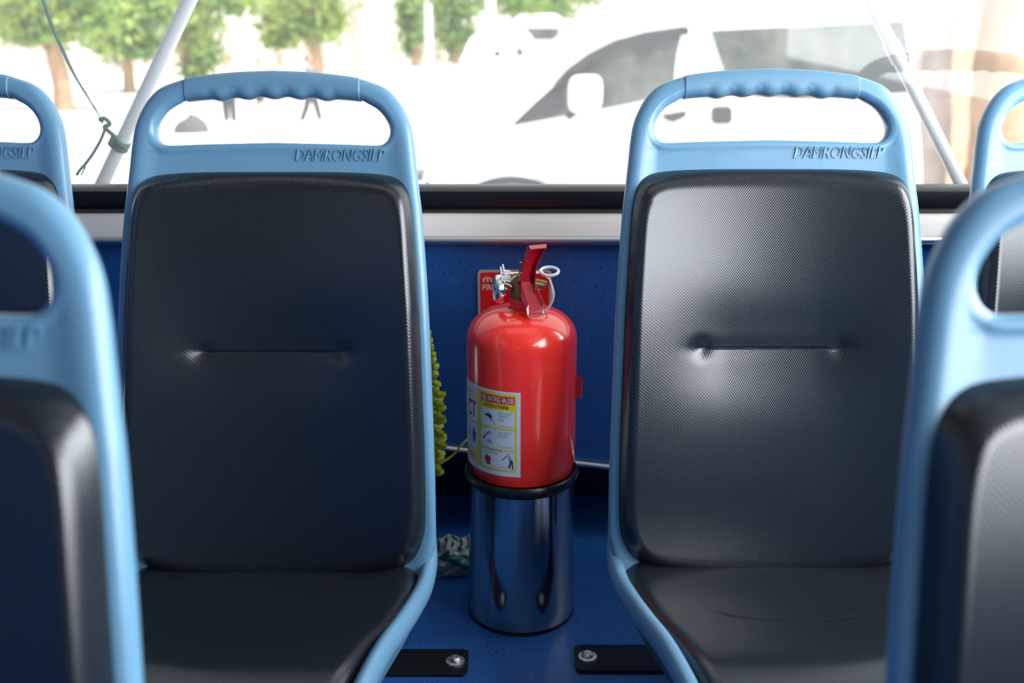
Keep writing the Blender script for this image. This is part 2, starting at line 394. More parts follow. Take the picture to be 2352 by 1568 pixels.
def dist(poly, x, y):
    b = 9
    for (x1, y1), (x2, y2) in zip(poly, poly[1:] + poly[:1]):
        ex, ey = x2 - x1, y2 - y1; l = ex * ex + ey * ey
        t = max(0, min(1, ((x - x1) * ex + (y - y1) * ey) / l)) if l else 0
        b = min(b, (x - x1 - ex * t) ** 2 + (y - y1 - ey * t) ** 2)
    return math.sqrt(b)
CONC = .020
NB = Vector((0, -1, .25)).normalized()
def bp_(u, z, w):                                # point on the reclined back, w metres towards the passenger
    w += CONC * (u / .24) ** 2 * sstep(.95, .55, z)
    return Vector((u, 1.629 - .25 * (.779 - z) - Y0L, z)) + NB * w
def wf(u, z, do=None, dh=None):
    do = dist(OUT, u, z) if do is None else do; dh = dist(HOLE, u, z) if dh is None else dh
    dish = .0055 * sstep(.016, .042, do) * sstep(.875, .845, z) * sstep(.0, .016, dh)
    return .014 * rnd(do / .015) * rnd(dh / .011) - dish
def wb(u, z, do, dh): return -.024 * rnd(do / .018) * rnd(dh / .012)

def make_seat():
    t = thing('bus_seat', (0, 0, 0), 'x', 'seat', 'bus seats')
    sh = MB(); c = (0, .858); N = 288; F = []; B = []
    fr = [0, .0008, .0025, .005, .008, .012, .016, .022, .030, .042]; inn = [.022, .016, .011, .008, .005, .0025, .0008, 0]
    for i in range(N):
        a = 2 * math.pi * i / N; d = (3 * math.cos(a), math.sin(a)); l = math.hypot(*d); d = (d[0] / l, d[1] / l)
        o = ray(OUT, c, d); h = ray(HOLE, c, d); L = math.hypot(o[0] - h[0], o[1] - h[1]); k = min(1, L / .075)
        ds = [x * k for x in fr] + [fr[-1] * k + (L - (fr[-1] + inn[0]) * k) * q for q in (.12, .25, .38, .5, .62, .75, .88)] + [L - x * k for x in inn]
        rf, rb = [], []
        for x in ds:
            u, z = o[0] + (h[0] - o[0]) * x / L, o[1] + (h[1] - o[1]) * x / L
            do, dh = dist(OUT, u, z), dist(HOLE, u, z)
            rf.append(bp_(u, z, wf(u, z, do, dh))); rb.append(bp_(u, z, wb(u, z, do, dh)))
        F.append(rf); B.append(rb)
    sh.grid([f + list(reversed(b))[1:-1] for f, b in zip(F, B)], M['blue'], cu=True, cv=True)
    # pan rails sweeping forward from the back
    for s_ in (-1, 1):
        path = catmull([(s_ * .226, 1.545 - Y0L, .37), (s_ * .227, 1.513 - Y0L, .28), (s_ * .229, 1.487 - Y0L, .222), (s_ * .2255, 1.43 - Y0L, .208), (s_ * .2165, 1.36 - Y0L, .216), (s_ * .204, 1.29 - Y0L, .226),
                        (s_ * .187, 1.21 - Y0L, .236), (s_ * .172, 1.12 - Y0L, .238), (s_ * .160, 1.05 - Y0L, .225), (s_ * .12, 1.015 - Y0L, .21), (0, 1.01 - Y0L, .205)], 6)
        sh.tube(path, [.004 + .0085 * sstep(0, 14, k) for k in range(len(path))], M['blue'], n=16, ell=(1, 1.45))
    hwp = [(1.01, .13), (1.05, .155), (1.12, .17), (1.21, .186), (1.29, .203), (1.36, .215), (1.43, .224), (1.50, .227)]
    for dz in (0, -.012):
        sh.grid([[(lerp_tab(hwp, y) * q / 6, y - Y0L, .195 + dz + .012 * (q / 6) ** 2 - .01 * sstep(1.2, 1.4, y)) for q in range(-6, 7)] for y in [1.012 + .04 * k for k in range(13)]], M['blue'])
    shell = sh.build('seat_shell', t)
    # raised maker's lettering
    vs, fs = fit_text('DAMRONGSILP', .034, .167, .8005, .8175, shear=.25, extrude=.5)
    tx = MB(); tx.add([bp_(v.x, v.y, wf(v.x, v.y) + (.0016 if v.z > 0 else -.0008)) for v in vs], fs, M['blue'])
    tx.build('raised_lettering', t, smooth=False)
    # hand grip with finger bumps
    g = MB(); rows = []
    top = [(v[0], v[1]) for v in OUT if v[1] > .9 and abs(v[0]) < .16]; bot = [(v[0], v[1]) for v in HOLE if v[1] > .875 and abs(v[0]) < .15]
    top.sort(); bot.sort()
    K = 168
    for i in range(K + 1):
        u = -.1295 + .259 * i / K; zt = lerp_tab(top, u) + .0010; zb = lerp_tab(bot, u) - .0012
        env = sstep(.105, .085, abs(u)); bumpy = .0034 * env * (.5 - .5 * math.cos(2 * math.pi * (u / .0385 + .5)))
        r = []
        for j in range(48):
            a = 2 * math.pi * j / 48; ca, sa = math.cos(a), math.sin(a)
            n_ = 2.7; q = (abs(ca) ** n_ + abs(sa) ** n_) ** (-1 / n_)
            cx, sy = ca * q, sa * q
            zc, zh = (zt + zb) / 2, (zt - zb) / 2; k = 1
            z = zc + sy * zh - bumpy * sstep(.2, -.9, sy)
            dent = .0022 * env * (.5 + .5 * math.cos(2 * math.pi * (u / .0385 + .5))) * sstep(.1, -.9, sy)
            w_ = -.005 + cx * (.0205 - dent)
            r.append(bp_(u, z, w_))
        e = min(i, K - i)
        if e < 1:
            m_ = sum(r, Vector()) / 48; r = [m_ + (p - m_) * .93 for p in r]
        rows.append(r)
    g.grid(rows, M['grip'], cv=True); g.fan(rows[0], M['grip']); g.fan(rows[-1], M['grip'], True)
    g.build('hand_grip', t)
    # back cushion
    cu = MB(); zmid, zh = .488, .2985
    hw = [(.19, .218), (.22, .224), (.267, .2285), (.397, .2265), (.589, .2195), (.70, .2125), (.787, .206)]
    bs = sorted(set([-1 + 2 * i / 110 for i in range(111)] + [(.5273 - zmid) / zh + q * .0014 for q in range(-12, 13)]))
    edge = [1 - x for x in (0, .004, .012, .025, .045, .07)]
    bs = sorted(set([b for b in bs if abs(b) < .92] + edge + [-e for e in edge])); as_ = [-1 + 2 * i / 84 for i in range(85)]
    as_ = sorted(set([b for b in as_ if abs(b) < .92] + edge + [-e for e in edge]))
    def cpoint(a, b):
        a = a or 1e-5; rho = max(abs(a), abs(b)); x, y = a / rho, b / rho; n_ = 16 if b > 0 else 10
        q = (abs(x) ** n_ + abs(y) ** n_) ** (-1 / n_); x, y = x * q * rho, y * q * rho
        zc = zmid + zh * y
        if y < 0: zc += (.026 * x * x - .004) * (-y)
        else: zc -= (.010 * x ** 4) * y
        u = x * lerp_tab(hw, zc)
        rr = (abs(x) ** n_ + abs(y) ** n_) ** (1 / n_)
        dm = (1 - rr) * .22
        wv = .002 + .026 * rnd(dm / .022) + .022 * x * x * sstep(0, .02, dm)
        au = abs(u); dz = zc - .5273
        endf = sstep(.155, .085, au); wv -= .0075 * math.exp(-(dz / .065) ** 2) * sstep(.19, .06, au)
        wv -= .0016 * endf * math.exp(-(dz / .012) ** 2)
        wv -= .0020 * sstep(.104, .098, au) * math.exp(-(dz / .0014) ** 2)
        wv -= .004 * math.exp(-((au - .104) ** 2 + dz * dz) / .012 ** 2)
        return bp_(u, zc, wv)
    cu.grid([[cpoint(a, b) for b in bs] for a in as_], M['vinyl'])
    cu.build('back_cushion', t)
    # seat cushion
    pc = MB(); pw = [(1.03, .147), (1.08, .152), (1.14, .160), (1.24, .179), (1.31, .1985), (1.39, .2165), (1.45, .221), (1.52, .222)]
    zt_ = [(1.02, .205), (1.05, .228), (1.09, .245), (1.13, .254), (1.17, .2545), (1.24, .238), (1.30, .222), (1.36, .214), (1.42, .212), (1.53, .216)]
    ztd = catmull([(a, b, 0) for a, b in zt_], 6); ztl = [(v.x, v.y) for v in ztd]
    ym, yh = 1.272, .245; n_ = 7
    def ppoint(a, b):
        a = a or 1e-5; rho = max(abs(a), abs(b)); x, y = a / rho, b / rho
        q = (abs(x) ** n_ + abs(y) ** n_) ** (-1 / n_); x, y = x * q * rho, y * q * rho
        yc = ym + yh * y; u = x * lerp_tab(pw, yc)
        rr = (abs(x) ** n_ + abs(y) ** n_) ** (1 / n_); dm = (1 - rr) * .21
        z = lerp_tab(ztl, yc) - .026 * (1 - rnd(dm / .030)) + .012 * x * x * sstep(1.15, 1.35, yc)
        sy_ = 1.296 + .02 * (u / .1) ** 2
        z -= .0014 * math.exp(-((yc - sy_) / .004) ** 2) * sstep(.125, .10, abs(u)) - .0008 * sstep(.13, .09, abs(u)) * math.exp(-((yc - sy_ + .012) / .01) ** 2)
        return Vector((u, yc - Y0L, z))
    ps = sorted(set([-1 + 2 * i / 90 for i in range(91) if abs(-1 + 2 * i / 90) < .92] + edge + [-e for e in edge]))
    ps2 = sorted(set(ps + [(1.296 - ym) / yh + q * .006 for q in range(-8, 14)]))
    pc.grid([[ppoint(a, b) for b in ps2] for a in ps], M['vinyl']); pc.build('seat_cushion', t)
    # feet and legs
    for s_ in (-1, 1):
        for y0, y1, zt in ((1.515, 1.555, .185), (1.12, 1.15, .185)):
            lg = MB(); lg.box((min(s_ * .10, s_ * .13), y0 - Y0L, .006), (max(s_ * .10, s_ * .13), y1 - Y0L, zt), M['blacksteel'])
            lg.build('leg', t, smooth=False, bevel=.003)
        ft = MB(); pts = []
        x0, x1, y0, y1, r = .09, (.283 if s_ > 0 else .225), 1.500, 1.572, .012
        for (cx, cy, a0) in ((x1 - r, y1 - r, 0), (x0 + r, y1 - r, 90), (x0 + r, y0 + r, 180), (x1 - r, y0 + r, 270)):
            for k in range(5): pts.append((cx + r * math.cos(R(a0 + k * 22.5)), cy + r * math.sin(R(a0 + k * 22.5))))
        ft.grid([[(s_ * x, y - Y0L, z) for x, y in pts] for z in (0, .007)], M['blacksteel'], cv=True)
        ft.fan([(s_ * x, y - Y0L, .007) for x, y in pts], M['blacksteel'])
        f = ft.build('mounting_foot', t, smooth=False, bevel=.0015)
        b = MB(); bx = s_ * (x1 - .021); b.lathe([(.0, .0165), (.006, .0165), (.0085, .014), (.0105, .0100), (.0155, .0095), (.016, .007)], M['bolt'], (bx, 1.536 - Y0L, 0), n=12)
        for k in range(3): b.tube([(bx + .004 * math.cos(k * 2.1), 1.536 - Y0L + .004 * math.sin(k * 2.1), .015), (bx + .009 * math.cos(k * 2.1 + .5), 1.536 - Y0L + .009 * math.sin(k * 2.1 + .5), .0125)], .0022, M['bolt'], n=6)
        b.build('bolt', f)
    return t
seat = make_seat()
LB = ['light blue bus seat with black cushions just left of the fire extinguisher',
      'light blue bus seat with black cushions just right of the fire extinguisher',
      'blue bus seat at the far left of the back row, under the rope-tied strut',
      'blue bus seat at the far right of the back row, beyond the right strut',
      'near blurred blue bus seat at the left edge, one row closer to the viewer',
      'near blurred blue bus seat at the right edge with pale sheen on its cushion']
for i, (x, y) in enumerate(((-.354, Y0L - .008), (.385, Y0L), (-.875, Y0L), (.902, Y0L), (-.484, Y0L - .924), (.487, Y0L - .924))):
    o = seat if i == 0 else copy_tree(seat)
    o.location = (x, y, -.003 if i == 0 else 0); o['label'] = LB[i]
    if i % 2:
        for ch in o.children:
            if ch.name.startswith('mounting_foot'): ch.scale.x = -1
    o['group'] = 'back row bus seats' if i < 4 else 'nearer row bus seats'

# ------------------------------------------------------------------ stainless bin and fire extinguisher
EX, EY, RR = .0160, 1.70, .0905
bn = thing('waste_bin', (EX, EY, 0), 'shiny stainless steel cylindrical bin with black rim under the fire extinguisher', 'bin')
mb = MB(); mb.lathe([(.0, .004), (.091, .004), (.0935, .008), (.0932, .03), (.0915, .12), (.0900, .235), (.0900, .252)], M['steel'], n=96); mb.build('bin_body', bn)
mb = MB(); mb.lathe([(.0885, .255), (.093, .255), (.0960, .258), (.0970, .264), (.0960, .269), (.0935, .2725), (.0908, .2720), (.0900, .268), (0, .268)], M['rubber'], n=96); mb.build('rim', bn)
mb = MB(); mb.lathe([(.0, 0), (.0935, 0), (.0942, .002), (.0935, .0045), (.0, .0045)], M['rubber'], n=64); mb.build('base_ring', bn)

ZB = .2685
fx = thing('fire_extinguisher', (EX, EY, ZB), 'red fire extinguisher with raised lever and yellow-bordered label, standing on the steel bin', 'fire extinguisher')
def zl(z): return z - ZB
mb = MB()
prof = [(0, .0015), (.070, .0015), (.080, .0), (.0855, .004), (.0868, .012), (RR, .020), (RR, .1), (RR, .2)]
zs = .500 - ZB
for k in range(1, 13):
    a = R(90 * k / 12); prof.append((.0225 + (RR - .0225) * math.cos(a) ** .92 if k < 12 else .0225, zs + .051 * math.sin(a) ** .95))
prof.insert(8, (RR, zs - .03)); prof.insert(9, (RR, zs - .0005))
mb.lathe(prof, M['red'], n=128)
tank = mb.build('tank', fx)
mb = MB(); zn = .545 - ZB
mb.lathe([(.024, zn - .004), (.0235, zn + .004), (.0195, zn + .006), (.0190, zn + .026), (.0, zn + .026)], M['red'], n=48); mb.build('neck', fx)
mb = MB(); zv = zn + .022
mb.lathe([(0, zv), (.018, zv), (.020, zv + .004), (.020, zv + .012), (.0175, zv + .015), (.0165, zv + .034), (.012, zv + .040), (0, zv + .041)], M['brass'], n=32)
mb.lathe([(0, -.034), (.006, -.034), (.008, -.030), (.008, -.010)], M['brass'], (0, 0, zv + .024), n=20, axis='x')
mb.tube([(.0, .004, zv + .024), (.026, .010, zv + .022), (.038, .012, zv + .018)], .008, M['brass'])
mb.tube([(0, 0, zv + .03), (0, 0, zv + .060)], .0045, M['brass'])
mb.build('valve', fx)
# pressure gauge, seen edge-on at the left
gg = MB(); gx = -.040
gg.lathe([(0, 0), (.021, 0), (.023, .003), (.023, .011), (.020, .014), (.0185, .0125), (0, .0125)], M['chrome'], n=40)
gauge = gg.build('pressure_gauge', fx, loc=(gx + .010, -.006, zv + .018), rot=(R(88), 0, R(-80)))
g2 = MB(); g2.lathe([(0, .0130), (.0182, .0130)], M['lwhite'], n=32)
g2.add([(-.012, -.001, .0134), (.006, -.0016, .0134), (.006, .0016, .0134), (-.012, .001, .0134)], [(0, 1, 2, 3)], M['lblack']); g2.build('dial_face', gauge)
# channel shaped plates: rows of (centre point, half width, flange depth)
def channel(rows, m, side, th=.0016):
    b = MB(); P = []
    for (p, hw_, fl, up) in rows:
        p, up = Vector(p), Vector(up).normalized(); s_ = Vector(side).normalized()
        o_ = [p - s_ * hw_ + up * fl, p - s_ * hw_, p + s_ * hw_, p + s_ * hw_ + up * fl]
        i_ = [p + s_ * (hw_ - th) + up * max(fl, th * 1.01), p + s_ * (hw_ - th) + up * th, p - s_ * (hw_ - th) + up * th, p - s_ * (hw_ - th) + up * max(fl, th * 1.01)]
        P.append(o_ + i_)
    b.grid(P, m, cv=True); b.fan(P[0], m); b.fan(P[-1], m, True)
    return b
# lever: hinge behind valve, rising towards the viewer and right; its hollow underside faces the viewer
sd = (.93, .36, 0)
rows = [((.008, -.016, zv + .020), .0125, .016, (.1, -.85, -.5)), ((.008, -.016, zv + .042), .0125, .016, (.1, -.85, -.5)), ((.010, -.017, zv + .062), .0120, .014, (.1, -.8, -.6)),
        ((.016, -.020, zv + .080), .0130, .012, (.1, -.75, -.65)), ((.021, -.024, zv + .091), .0150, .009, (.1, -.7, -.7)), ((.024, -.034, zv + .096), .0150, .007, (0, -.2, -1)), ((.025, -.042, zv + .092), .0135, .003, (0, 0, -1))]
channel(rows, M['darkred'], sd).build('squeeze_lever', fx, smooth=True, bevel=.0008)
rows = [((.004, -.018, zv + .034), .0125, .013, (.2, .7, .4)), ((.006, -.022, zv + .026), .0125, .012, (.2, .5, .7)), ((.009, -.028, zv + .014), .0130, .011, (.3, .3, .8)),
        ((.015, -.038, zv + .002), .0135, .010, (.35, .25, .85)), ((.019, -.044, zv - .004), .0140, .008, (.4, .25, .8)), ((.021, -.050, zv - .016), .0135, .004, (.5, .6, .3))]
channel(rows, M['darkred'], sd).build('carrying_handle', fx, smooth=True, bevel=.0008)
# safety pin with pull ring, sealing wire and strap
pin = MB()
pin.tube([(-.030, -.012, zv + .044), (.034, -.004, zv + .044)], .0020, M['chrome'], n=8)
for k in range(5): pin.tube([(-.030 - .001 * k, -.012, zv + .034 + .004 * k), (-.018 + .004 * (k % 2), -.014, zv + .032 + .004 * k)], .0016, M['clear'], n=6)
pn = pin.build('safety_pin', fx)
ring = MB(); ring.tube([(.044 + .0145 * math.cos(t), -.004 + .012 * math.sin(t), zv + .046 + .004 * math.sin(t)) for t in [2 * math.pi * k / 28 for k in range(29)]], .0026, M['clear'], n=10, caps=False)
ring.build('pull_ring', pn)
sp = MB(); path = catmull([(.030, -.006, zv + .042), (.043, -.006, zv + .034), (.049, -.008, zv + .018), (.049, -.012, zv + .002), (.043, -.016, zv - .010), (.034, -.018, zv - .018)], 6)
sp.tube(path, .0030, M['cream'], n=10, ell=(1, .55)); path = catmull([(.010, -.030, zv - .0), (.012, -.034, zv - .012), (.022, -.034, zv - .020)], 5)
sp.tube(path, .0028, M['cream'], n=10); sp.build('strap', fx)
wr = MB()
random.seed(3)
for k in range(7):
    a = Vector((-.034 + random.random() * .016, -.016, zv + .026 + random.random() * .02)); b = a + Vector((random.uniform(-.012, .012), random.uniform(-.006, .004), random.uniform(-.012, .016)))
    wr.tube([a, (a + b) / 2 + Vector((0, -.003, .002)), b], .0013, M['clear'], n=6)
wr.tube([(-.026, -.014, zv + .040), (-.031, -.014, zv + .060)], .0016, M['clear'], n=6)
wr.build('sealing_wire', fx)
hc = MB(); tz = .402 - ZB; hx = RR
hc.grid([[(hx * math.cos(R(a)) + 0, hx * math.sin(R(a)), z) for z in (tz, tz + .034)] for a in (-22, -16, -10)], M['red'])
hc.grid([[(x, y, z) for x, y in ((hx - .006, -.016), (hx + .0085, -.016), (hx + .0095, -.012), (hx + .0095, .008), (hx + .0075, .008), (hx + .0072, -.0135), (hx - .006, -.0135))] for z in (tz, tz + .034)], M['red'], cv=True)
hc.build('hose_clip', fx, bevel=.0005)

# label wrapped round the tank: s is arc length leftward from its right edge, v height
LZ0, LH = .2925 - ZB, .1455
lb = MB()
def lp(s_, v, off): 
    a = R(-91.5) - s_ / RR; r = RR + .0002 + off * .00022
    return (r * math.cos(a), r * math.sin(a), LZ0 + v)
def rect(s0, s1, v0, v1, m, off, n=None):
    n = n or max(1, int(abs(s1 - s0) / .004))
    lb.grid([[lp(s0 + (s1 - s0) * i / n, v, off) for v in (v0, v1)] for i in range(n + 1)], M[m])
def ltext(s, sl, sr, v0, v1, m, off=4, **kw):     # sl = left edge arc length (large), sr = right edge
    vs, fs = fit_text(s, 0, sl - sr, v0, v1, **kw)
    lb.add([lp(sl - v.x, v.y, off) for v in vs], fs, M[m])
def lpoly(pts, m, off=4): lb.add([lp(s_, v, off) for s_, v in pts], [tuple(range(len(pts)))], M[m])
def lstroke(a, b, wd, m, off=4):
    d = Vector((b[0] - a[0], b[1] - a[1])).normalized(); n_ = Vector((-d.y, d.x)) * wd / 2
    lpoly([(a[0] + n_.x, a[1] + n_.y), (b[0] + n_.x, b[1] + n_.y), (b[0] - n_.x, b[1] - n_.y), (a[0] - n_.x, a[1] - n_.y)], m, off)
yv = lambda y: (1095 - y) / 194 * LH
rect(0, .205, 0, LH, 'lwhite', 0)
rect(.0065, .198, yv(1084), yv(907), 'lcream', 1); rect(.0065, .078, yv(1084), yv(907), 'lyellow', 1.5)
rect(.009, .0705, yv(1081), yv(1078), 'lcream', 2)
rect(.0095, .071, yv(929), yv(912), 'lred', 2.5)
ltext('FIRE RATING 4A:20B', .0695, .0110, yv(927), yv(914), 'lwhite', 4, bold=.01)
ltext('INSTRUCTIONS', .063, .019, yv(940), yv(932), 'lblack', 4, bold=.01)
for (a, b) in ((983, 944), (1031, 989), (1078, 1037)): rect(.0095, .071, yv(a), yv(b), 'lwhite', 2.5)
for y in (984.5, 1033): rect(.0095, .071, yv(y + 2), yv(y - 2), 'lcream', 2.8)
ltext('PULL OUT', .036, .013, yv(953), yv(947), 'lgrey'); ltext('SAFETY', .036, .019, yv(961), yv(955), 'lgrey'); ltext('PIN', .036, .027, yv(969), yv(963), 'lgrey')
ltext('SQUEEZE', .036, .014, yv(998), yv(992), 'lgrey'); ltext('LEVER', .036, .020, yv(1006), yv(1000), 'lgrey')
ltext('STAND BACK 8 FEET', .064, .028, yv(1039.5), yv(1034), 'lgrey', 5); ltext('AIM AT BASE', .062, .037, yv(1047), yv(1042), 'lgrey')
for y, n_ in ((951, '(1)'), (996, '(2)'), (1041, '(3)')): ltext(n_, .0705, .0655, yv(y), yv(y - 5), 'lgrey')
for a, b in ((981, 977), (1028, 1024), (1075.5, 1072)): ltext('ดึงสลักนิรภัยออก', .036, .012, yv(a), yv(b), 'lpink')
# drawings: hand on pin, nozzle, person spraying at flames
lpoly([(.063, yv(960)), (.058, yv(956)), (.050, yv(956)), (.047, yv(963)), (.050, yv(966)), (.057, yv(962))], 'lblack')
for a, b in (((.055, .0), (.053, 0)),): pass
lstroke((.052, yv(964)), (.0475, yv(971)), .0016, 'lblack'); lstroke((.055, yv(950)), (.053, yv(957)), .0008, 'lgrey'); lstroke((.047, yv(968)), (.041, yv(980)), .0010, 'lgrey')
lstroke((.067, yv(1017)), (.053, yv(996)), .0022, 'lblack'); lpoly([(.056, yv(1000)), (.052, yv(994)), (.048, yv(1001)), (.052, yv(1003))], 'lgrey')
lstroke((.046, yv(1000)), (.040, yv(989.5)), .0008, 'lgrey'); lpoly([(.057, yv(1023)), (.057, yv(1016)), (.049, yv(1015)), (.048, yv(1023))], 'lgrey'); lpoly([(.054, yv(1017)), (.052, yv(1010)), (.050, yv(1017))], 'lpink', 5)
lpoly([(.063, yv(1062)), (.062, yv(1055)), (.060, yv(1057)), (.0575, yv(1048)), (.055, yv(1056)), (.052, yv(1052)), (.050, yv(1060)), (.053, yv(1067)), (.060, yv(1067))], 'lred')
lpoly([(.060, yv(1072)), (.057, yv(1067)), (.052, yv(1068)), (.050, yv(1073))], 'lblack', 5)
lstroke((.050, yv(1063)), (.029, yv(1057)), .0012, 'lgrey'); lstroke((.029, yv(1057)), (.022, yv(1046)), .0012, 'lblack')
lpoly([(.022, yv(1043)), (.019, yv(1040)), (.017, yv(1043)), (.019, yv(1046))], 'lgrey'); lpoly([(.021, yv(1047)), (.016, yv(1046)), (.0125, yv(1058)), (.018, yv(1060))], 'lgrey')
lstroke((.015, yv(1056)), (.0185, yv(1075)), .0028, 'lblack'); lstroke((.0135, yv(1056)), (.0125, yv(1077)), .0024, 'lblack')
# second column
rect(.082, .150, yv(929), yv(914), 'lwhite', 2.5); ltext('EQUIPMENT', .128, .084, yv(926), yv(918), 'lgrey')
rect(.080, .150, yv(985), yv(936), 'lwhite', 2.5); ltext('CT', .113, .083, yv(978), yv(939), 'lred', bold=.02)
rect(.080, .150, yv(1050), yv(990), 'lwhite', 2.5)
lpoly([(.092, yv(1038)), (.096, yv(1020)), (.095, yv(1006)), (.090, yv(1003)), (.084, yv(1014)), (.086, yv(1030))], 'lblue')
lpoly([(.108, yv(1034)), (.112, yv(1018)), (.107, yv(1005)), (.102, yv(1016)), (.104, yv(1032))], 'lpink')
ltext('DRY CHEMICAL', .125, .082, yv(1074), yv(1062), 'lgrey')
lb.build('label_sticker', fx, smooth=False, fix=False)['label'] = 'white and yellow instruction label with red header'

# ------------------------------------------------------------------ red plate on the wall
a = at(1097, 620, WY - .004); b = at(1266, 742, WY - .004)
sg = thing('wall_sign', ((a.x + b.x) / 2, WY, b.z), 'small red metal sign on the blue wall behind the fire extinguisher', 'sign')
W2 = (b.x - a.x) / 2; HT = a.z - b.z
def rr_(hw_, h0, h1, r, y):
    p = []
    for (cx, cz, a0) in ((hw_ - r, h1 - r, 0), (-hw_ + r, h1 - r, 90), (-hw_ + r, h0 + r, 180), (hw_ - r, h0 + r, 270)):
        for k in range(6): p.append((cx + r * math.cos(R(a0 + k * 18)), y, cz + r * math.sin(R(a0 + k * 18))))
    return p
mb = MB(); P = [rr_(W2, 0, HT, .008, -.0005), rr_(W2, 0, HT, .008, -.003)]; mb.grid(P, M['signedge'], cv=True); mb.fan(P[1], M['signedge'])
plate = mb.build('plate', sg, smooth=False)
mb = MB(); mb.fan(rr_(W2 - .0045, .0045, HT - .0045, .005, -.0034), M['signred'])
vs, fs = fit_text('FIRE EXTINGUISHER', -W2 + .009, W2 - .012, HT - .038, HT - .027, bold=.01); mb.add([(v.x, -.0037, v.y) for v in vs], fs, M['cream'])
vs, fs = fit_text('ถังดับเพลิง', -W2 + .009, W2 - .03, HT - .023, HT - .012, bold=.01); mb.add([(v.x, -.0037, v.y) for v in vs], fs, M['cream'])
mb.build('printed_face', sg, smooth=False, fix=False)

# ------------------------------------------------------------------ garland, cord, wrapper
ga = at(985, 840, 1.86); gb = at(985, 1085, 1.86)
gl = thing('garland', (ga.x, 1.86, gb.z), 'yellow-green leafy plastic garland hanging behind the seat left of the extinguisher', 'garland')
mb = MB(); H = ga.z - gb.z; stem = [(.004 * math.sin(k * .9), 0, H * 1.35 * k / 20) for k in range(21)]
mb.tube(stem, .0022, M['tinsel'], n=6); mb.build('stem', gl)
mb = MB(); random.seed(5)
for k in range(22):
    z = H * 1.35 * k / 22; L = .034 * (.6 + .4 * math.sin(min(1, (k + 1) / 8) * 1.57)) * (1 if k < 10 else 1 - (k - 10) / 14)
    for q in range(5):
        an = q * math.pi * 2 / 5 + (k % 2) * .6 + random.uniform(-.2, .2)
        d = Vector((math.cos(an), math.sin(an), random.uniform(-.35, .1))).normalized(); n_ = Vector((-d.y, d.x, 0)).normalized() * .5 + Vector((0, 0, .85))
        c = Vector((0, 0, z)); L2 = L * random.uniform(.85, 1.1); w_ = .0075
        mb.add([c, c + d * L2 * .5 + n_ * w_, c + d * L2 * .95 + n_ * w_ * .8, c + d * L2, c + d * L2 * .85 - n_ * w_ * .6, c + d * L2 * .5 - n_ * w_, c + d * L2 * .5 + d.cross(n_).normalized() * .003], [(0, 1, 6), (1, 2, 6), (2, 3, 6), (3, 4, 6), (4, 5, 6), (5, 0, 6)], M['tinsel'])
lv = mb.build('leaves', gl, smooth=False, fix=False)
p0 = at(1000, 1068, 1.86); p1 = at(1040, 1045, 1.87); p2 = at(1075, 1008, 1.88); p3 = at(1130, 985, 1.94)
mb = MB(); mb.tube(catmull([p0 + Vector((.004, 0, 0)), p1, p2, p3], 6), .0022, M['cord'], n=8)
tag(mb.build('cord'), 'thin yellow cord running from the garland up behind the extinguisher', 'cord')
# crumpled wrapper on the floor between left seat and bin
mb = MB(); random.seed(11); P = []
nu, nv = 22, 26
def crump(i, j, s_):
    u, v = i / (nu - 1), j / (nv - 1); e = min(u, 1 - u, v, 1 - v)
    th = .013 * min(1, e * 5) ** .6
    n1 = math.sin(u * 17 + v * 9) * .004 + math.sin(v * 23 - u * 13 + 1) * .003 + math.sin(u * 31 + v * 41) * .0015
    return (-.05 + .10 * u + .004 * math.sin(v * 9), s_ * (th + (n1 if e > 0 else 0)) + .008 * math.sin(v * 5 + u * 4), .075 * v + .004 * math.sin(u * 14) * (1 if v > .5 else 0))
for s_ in (-1, 1):
    P = [[crump(i, j, s_) for j in range(nv)] for i in range(nu)]
    o_ = len(mb.f); mb.grid(P, M['wrapper'])
    kg = mb.mi(M['wrapgreen'])
    for q in range(o_, len(mb.f)):
        i, j = divmod(q - o_, nv - 1)
        if j < 13 and i + j > 17 and i + j < 30: mb.m[q] = kg
    kb = mb.mi(M['lblack'])
    for q in range(o_, len(mb.f)):
        i, j = divmod(q - o_, nv - 1)
        if j > 15 and j < 24 and i % 3 == 0: mb.m[q] = kb
wp = mb.build('wrapper', loc=(-.118, 1.80, .004), rot=(R(-35), 0, R(8)), fix=False)
tag(wp, 'crumpled grey and green plastic wrapper on the floor left of the bin', 'wrapper')

# ------------------------------------------------------------------ struts and rope behind the window
def strut(name, pa, pb, label, rad, joint=None):
    a, b = at(*pa), at(*pb); d = (b - a)
    t = thing(name, tuple(b - d * -.10), label, 'strut', 'window struts')
    o = Vector(t.location); s_ = MB()
    a2 = a - d * .45; b2 = b + d * .1
    s_.tube([a2 - o, b2 - o], rad, M['pole2'], n=20); s_.build('tube', t)
    if joint:
        j = a + d * joint; k = MB(); k.tube([j - d * .045 - o, j + d * .045 - o], rad * 1.22, M['pole2'], n=20); k.build('sleeve', t)
    return t
M['pole2'] = mat('silver_painted_steel_tube', (.62, .62, .66), .4, metal=.1, var=.04)
strut('window_strut', (440, -10, 2.12), (222, 450, 2.12), 'silver tube strut behind the window, left one with green rope tied on it', .0135)
strut('window_strut', (1992, -10, 2.12), (2220, 450, 2.12), 'silver tube strut behind the window, right one in front of the white van', .0125, .27)
mb = MB(); YR = 2.10
pts = [at(x, y, YR) for x, y in ((85, -60), (100, 0), (118, 55), (142, 110), (170, 170), (200, 220), (226, 262), (236, 282))]
cr = catmull(pts, 6); mb.tube(cr, [.0042 - .0028 * sstep(.2, .9, k / (len(cr) - 1)) + (.002 if k > len(cr) - 4 else 0) for k in range(len(cr))], M['rope'], n=8)
